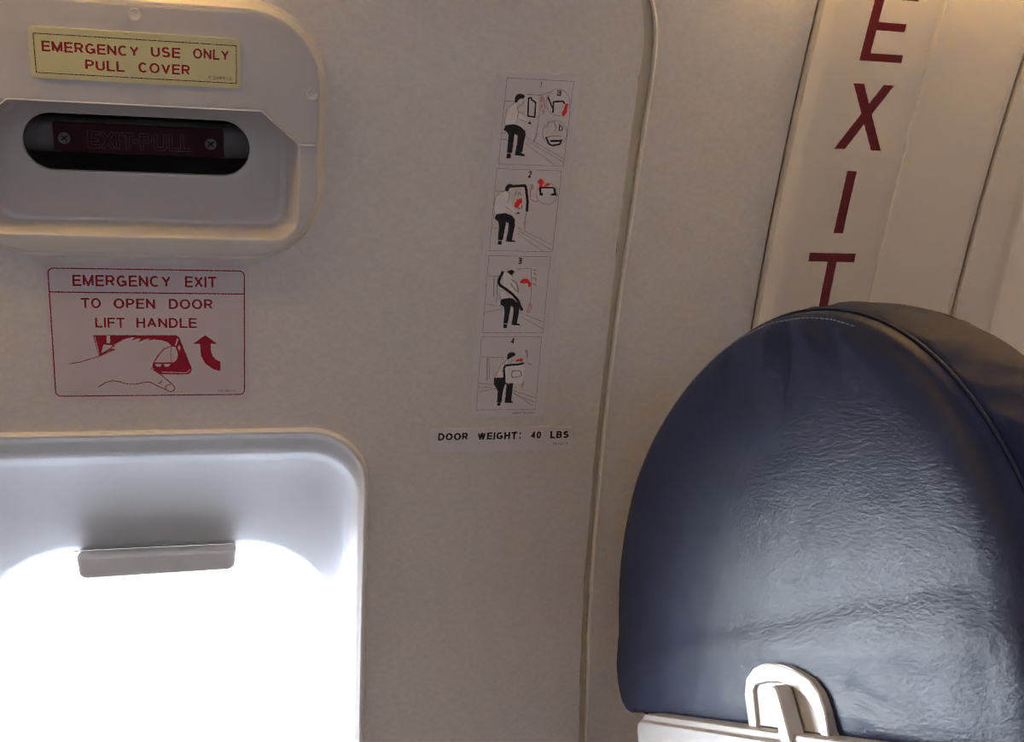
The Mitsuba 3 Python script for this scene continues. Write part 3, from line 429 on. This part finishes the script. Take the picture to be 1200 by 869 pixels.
p4 = thing('placard', 'small black on grey placard DOOR WEIGHT 40 LBS below the column of drawings', 'sign')
put(p4 + '__backing', Mesh().slab(rbox(118.8, 211.6, 134.1, 149.8, 1.6), 0, .5), 'strip_film', smooth=20)
m = Mesh()
for w, a, c in (('DOOR', 123.8, 142.7), ('WEIGHT', 149.0, 174.6), ('40', 183.4, 190.3), ('LBS', 196.3, 208.7)): sign_word(m, w, a, c, 141.9, 4.9, .58, .22)
for s in (142.2, 145.2): m.plate(box(176.0, s, 177.0, s + 1), .58)
put(p4 + '__lettering', m, 'black_ink'); tag(p4 + '__lettering', 'bold black words DOOR WEIGHT: 40 LBS')
put(p4 + '__lettering', word(Mesh(), 'S1762-1', 198.6, 208.5, 137.4, 1.5, .58), 'black_ink')

ex = thing('exit_lettering', 'tall dark red letters EXIT running down the moulded wall column', 'lettering')
DX = .65
LET = [unary_union([box(360, 387.7, 366, 428), box(360, 387.7, 387.8, 392.3), box(360, 405.6, 384.5, 410.2), box(360, 423.5, 387.8, 428)]),
       unary_union([Polygon([(357.4, 334.2), (364.6, 334.2), (387.1, 374.2), (380.2, 374.2)]), Polygon([(360, 374.2), (367.0, 374.2), (389.4, 334.2), (382.6, 334.2)])]),
       box(369.8, 280.6, 376.3, 320.8), unary_union([box(369.8, 227.2, 376.2, 267.3), box(356.2, 261.6, 388.6, 267.3)])]
for g in LET: put(ex + '__letter', Mesh().slab(g, .4, DX), 'letter_red', smooth=20)

# ------------------------------------------------------------------ the seat (metres in y, z; x towards the front of the cabin)
SX = .250
A = np.array([(-440, -47), (-445, -20), (-443, 5), (-438, 28), (-431.5, 48), (-424, 63), (-415, 75), (-404, 87), (-392, 97), (-371, 112), (-356, 120), (-340, 127), (-322, 132.5), (-306, 136), (-289, 139), (-270, 140.5),
              (-250, 140.5), (-230, 139.5), (-205, 136.5), (-183, 131), (-160, 124), (-120, 108), (-90, 91), (-66, 69), (-49, 44), (-39, 18), (-34, -8), (-34, -35), (-42, -46), (-60, -47.5)], float)
from scipy.interpolate import splprep, splev
kk = np.r_[0, np.cumsum(np.linalg.norm(np.diff(A, axis=0), axis=1))]
tck, _ = splprep(A.T, u=kk / kk[-1], s=18)
arch = np.array(splev(np.linspace(0, 1, 221), tck)).T
low = np.c_[np.linspace(arch[-1, 0], arch[0, 0], 100)[1:-1], np.full(98, -47.5)]
ARCH = np.vstack([arch, low]); NA = len(ARCH); C0 = np.array([-236, 10.0])
def seatp(v): v = np.asarray(v, float); return np.stack([v[:, 0], v[:, 1], v[:, 2] + CAM_Z * 1000], 1) / 1000
def crease(y, z, pts, w, ends=(0, 1)):         # ridge along a polyline, 1 on the line, fading towards its loose ends
    d, f = np.full(len(y), 1e9), np.zeros(len(y)); n = len(pts) - 1
    for i, ((a, b), (c, e)) in enumerate(zip(pts[:-1], pts[1:])):
        u = np.clip(((y - a) * (c - a) + (z - b) * (e - b)) / ((c - a) ** 2 + (e - b) ** 2), 0, 1)
        q = np.hypot(y - a - u * (c - a), z - b - u * (e - b)); k = q < d
        d = np.where(k, q, d); f = np.where(k, (i + u) / n, f)
    g = np.ones(len(y))
    if ends[1]: g *= np.clip((1 - f) * 1.6, 0, 1) ** 1.5
    if ends[0]: g *= np.clip(f * 4, 0, 1)
    return np.exp(-(d / w) ** 2) * g
def back_depth(y, z, t):
    bulge = 13 * (1 - np.clip(t, 0, 1) ** (17 + 50 * np.clip(-z / 40, 0, 1))) ** .5 + .6 * (1 - t ** 2)
    h = bulge + 0.8 * np.tanh(-(z + 3 + .05 * (y + 240)) / 5.0) * np.clip((1 - t) * 6, 0, 1)
    h += .7 * crease(y, z, [(-440, -10), (-330, -14), (-240, -11), (-120, -2)], 7, (0, 1)) * np.clip((1 - t) * 6, 0, 1)
    e = np.clip((1 - t) * 14, 0, 1)
    h += e * (-2.4 * crease(y, z, [(-306, 133), (-313, 118), (-309, 100), (-300, 88)], 5) + 2.0 * crease(y, z, [(-322, 131), (-330, 118), (-334, 95)], 6) + 1.5 * crease(y, z, [(-292, 130), (-290, 110), (-280, 85)], 7))
    h += e * (-1.8 * crease(y, z, [(-340, 124), (-349, 110), (-352, 92)], 4) + 1.6 * crease(y, z, [(-352, 119), (-366, 104), (-385, 84)], 5) - 1.5 * crease(y, z, [(-250, 132), (-245, 112), (-236, 95)], 6))
    h += e * (-.9 * crease(y, z, [(-335, -28), (-350, -33), (-392, -41)], 5) + .7 * crease(y, z, [(-338, -36), (-370, -46)], 5) - 1.0 * crease(y, z, [(-200, 118), (-150, 92), (-110, 60)], 8))
    q = np.c_[y, z, y * 0]
    h += e * (1.2 * (meshkit.fbm(q / 38.0, 3, 2) - .5) + .22 * (meshkit.fbm(q / 7.0, 2, 8) - .5))
    return h
T_ = np.r_[np.linspace(.0001, .78, 60), np.linspace(.79, 1, 34)]
pts = []
for t in T_:
    r = C0 + t * (ARCH - C0); pts.append(np.c_[SX * 1000 - back_depth(r[:, 0], r[:, 1], np.full(NA, t)), r])
st = thing('passenger_seat', 'dark blue leather passenger seat seen from behind, with beige folded tray table', 'seat')
put(st + '__back_cover', Mesh().loft(pts), 'leather', smooth=True, fn=seatp)
tn = np.roll(ARCH, -1, 0) - np.roll(ARCH, 1, 0); NR = np.c_[tn[:, 1], -tn[:, 0]] / np.linalg.norm(tn, axis=1)[:, None]
if Polygon(ARCH).buffer(1).area < Polygon(ARCH + NR).area - 1e9: NR = -NR
if Polygon(ARCH + NR).area < Polygon(ARCH).area: NR = -NR
arcl = np.r_[0, np.cumsum(np.linalg.norm(np.diff(ARCH, axis=0), axis=1))]
rings = []
for x, e in ((0, -1.2), (1.5, .3), (4, 1.2), (8, 2), (14, 2.6), (22, 2.6), (30, 2), (38, .6), (46, -2.5), (54, -7), (62, -14), (70, -24), (76, -38), (80, -60)):
    wob = 4.2 * (meshkit.fbm(np.c_[arcl / 9.0, np.full(NA, x / 30.0), np.zeros(NA)], 2, 6) - .5) * min(x / 5, 1) * math.exp(-x / 26) + 3.0 * (meshkit.fbm(np.c_[arcl / 60, np.full(NA, x / 50.0), np.ones(NA)], 2, 7) - .5) * min(x / 12, 1)
    base = ARCH + NR * e if e > 0 else C0 + (ARCH - C0) * (1 + e / 95)
    rings.append(np.c_[np.full(NA, SX * 1000 + x), base + NR * wob[:, None]])
cf = C0 + (ARCH - C0) * .02; rings.append(np.c_[np.full(NA, SX * 1000 + 86.0), cf])
put(st + '__side_panel', Mesh().loft(rings), 'leather_matte', smooth=True, fn=seatp)
def tubes(path, r, n=8):                       # a round cord along a path
    path = np.asarray(path, float); tg = np.gradient(path, axis=0); tg /= np.linalg.norm(tg, axis=1)[:, None]
    u = np.cross(tg, [1, 0, 0]); u /= np.linalg.norm(u, axis=1)[:, None]; w = np.cross(tg, u); q = np.linspace(0, 2 * np.pi, n, endpoint=False)
    return [path + r * (math.cos(a) * u + math.sin(a) * w) for a in q]
def cord(path, r, n=8):
    c = tubes(path, r, n); return Mesh().loft(c + [c[0]], False)
edge = np.c_[np.full(221, SX * 1000 - .6), ARCH[:221] + NR[:221] * .4]
put(st + '__piping', cord(edge, .7), 'leather', smooth=True, fn=seatp)
sti = Mesh()
for off, xx in ((-3.6, None),):
    pth = ARCH[:221] + NR[:221] * off; tt = 1 + off / np.linalg.norm(ARCH[:221] - C0, axis=1)
    P3 = np.c_[SX * 1000 - back_depth(pth[:, 0], pth[:, 1], tt) - .15, pth]
    al = np.r_[0, np.cumsum(np.linalg.norm(np.diff(P3, axis=0), axis=1))]
    for s0 in np.arange(190, al[-1] - 120, 3.6):
        ss = np.linspace(s0, s0 + 2.5, 4); q = np.c_[[np.interp(ss, al, P3[:, i]) for i in range(3)]].T
        c = tubes(q, .32, 5); sti.loft(c + [c[0]], False)
put(st + '__stitching', sti, 'thread', smooth=True, fn=seatp); tag(st + '__stitching', 'pale stitches along the seam', kind='stuff')

# tray latch: horseshoe bezel with turning arm
lt = st + '__tray_latch'
OUT = Polygon([(-246.5, -60), (-244.5, -31), (-248, -24), (-257, -19.2), (-267, -17.4), (-277, -17), (-289, -18.2), (-300, -20.4), (-310, -23.6), (-316.5, -28.8), (-320, -36), (-321, -60)]).buffer(-1).buffer(1, 4)
OUT = affinity.translate(OUT, 3, 0)
INN = Polygon([(-254.5, -70), (-254.5, -30), (-257.5, -27), (-270, -25.5), (-283, -25.5), (-295, -27.5), (-305, -31.2), (-311, -36), (-313.5, -43), (-313.5, -70)]).buffer(-.8).buffer(.8, 4)
INN = affinity.translate(INN, 3, 0)
def prism(poly, x0, x1, ch=1.0):               # extruded towards the viewer (x0 back, x1 front), chamfered front edge
    m = Mesh()
    def cap(g, x):
        for h in getattr(g, 'geoms', [g]):
            v, f = trimesh.creation.triangulate_polygon(h, engine='earcut'); m.add(np.c_[np.full(len(v), x), v], f)
    def wall(g, xa, h, xb):
        for r1 in [g.exterior, *g.interiors]:
            c = np.array(r1.coords)[:-1]
            if h is None: m.loft([np.c_[np.full(len(c), xa), c], np.c_[np.full(len(c), xb), c]])
    body_, in_ = poly, poly.buffer(-ch, join_style=2)
    wall(body_, x0, None, x1 + ch * .7)
    ring = body_.difference(in_); v, f = trimesh.creation.triangulate_polygon(ring, engine='earcut')
    rim = np.array([Point(p).distance(body_.boundary) for p in v]); m.add(np.c_[x1 + ch * .7 - np.clip(rim / ch, 0, 1) * ch * .7, v], f)
    cap(in_, x1); cap(body_, x0); return m
bz = OUT.difference(INN).intersection(box(-400, -47, 0, 0))
put(lt, prism(bz, 240, 232.3, .7), 'beige', smooth=25, fn=seatp); tag(lt, 'beige horseshoe latch frame')
put(lt + '__backplate', prism(INN.union(OUT.buffer(-2)).intersection(box(-400, -45, 0, 0)), 240, 233.8, .2), 'beige', smooth=25, fn=seatp)
arm = Polygon([(-280.5, -27.6), (-283, -26), (-287.5, -26), (-290, -27.8), (-309, -82), (-299, -83)]).buffer(-1).buffer(1, 4)
put(lt + '__arm', prism(arm, 232.5, 225.5, .8), 'beige', smooth=25, fn=seatp); tag(lt + '__arm', 'turning latch arm')
put(lt + '__pivot', prism(Point(-278, -36).buffer(8, 8), 237, 232, .8), 'beige', smooth=25, fn=seatp)

# folded tray table with raised rim, hinge arms out of view
tt_ = st + '__tray_table'
def tring(e, rad): return rect(-470 + e, -107 - e, -300 + e, -45.5 - e, rad, na=10, nl=10)
def xr(r, x): return np.c_[np.full(len(r), x), r]
m = Mesh().loft([xr(tring(e, max(9 - e, .5)), x) for e, x in ((0, 243), (0, 229), (.3, 228), (.8, 227.6), (2.6, 227.4), (3.2, 227), (3.5, 224.6), (4, 223.8), (4.8, 223.5), (124, 223.5))])
put(tt_, m, 'tray', smooth=35, fn=seatp); tag(tt_, 'beige folded tray table')
# the lower seat, below the picture
sb = Mesh()
for x, y0, y1, z0, z1 in ((292, -445, -70, -560, -52),): sb.loft([xr(rect(y0 + e, y1 - e, z0, z1, 10), xx) for xx, e in ((262, 0), (320, 0), (345, 10))] )
put(st + '__back_shell', sb, 'leather', smooth=35, fn=seatp)
cu = Mesh().loft([np.c_[rect(300 + e, 760 - e, -450 + e, -30 - e, 30, na=8, nl=8), np.full(len(rect(300, 760, -450, -30, 30, na=8, nl=8)), z)] for z, e in ((-740, 8), (-730, 0), (-640, 0), (-610, 10), (-604, 30))])
cu.add(*(lambda v, f: (np.c_[v, np.full(len(v), -604.)], f))(*trimesh.creation.triangulate_polygon(Polygon(rect(330, 730, -420, -60, 30)), engine='earcut')))
put(st + '__cushion', cu, 'leather', smooth=35, fn=seatp)
for x in (360, 700):
    for y in (-400, -120):
        put(st + '__leg', Mesh().loft([np.c_[Point(x, y).buffer(18, 6).exterior.coords[:-1], np.full(24, z)] for z in (-1050, -735)]), 'metal', smooth=30, fn=seatp)
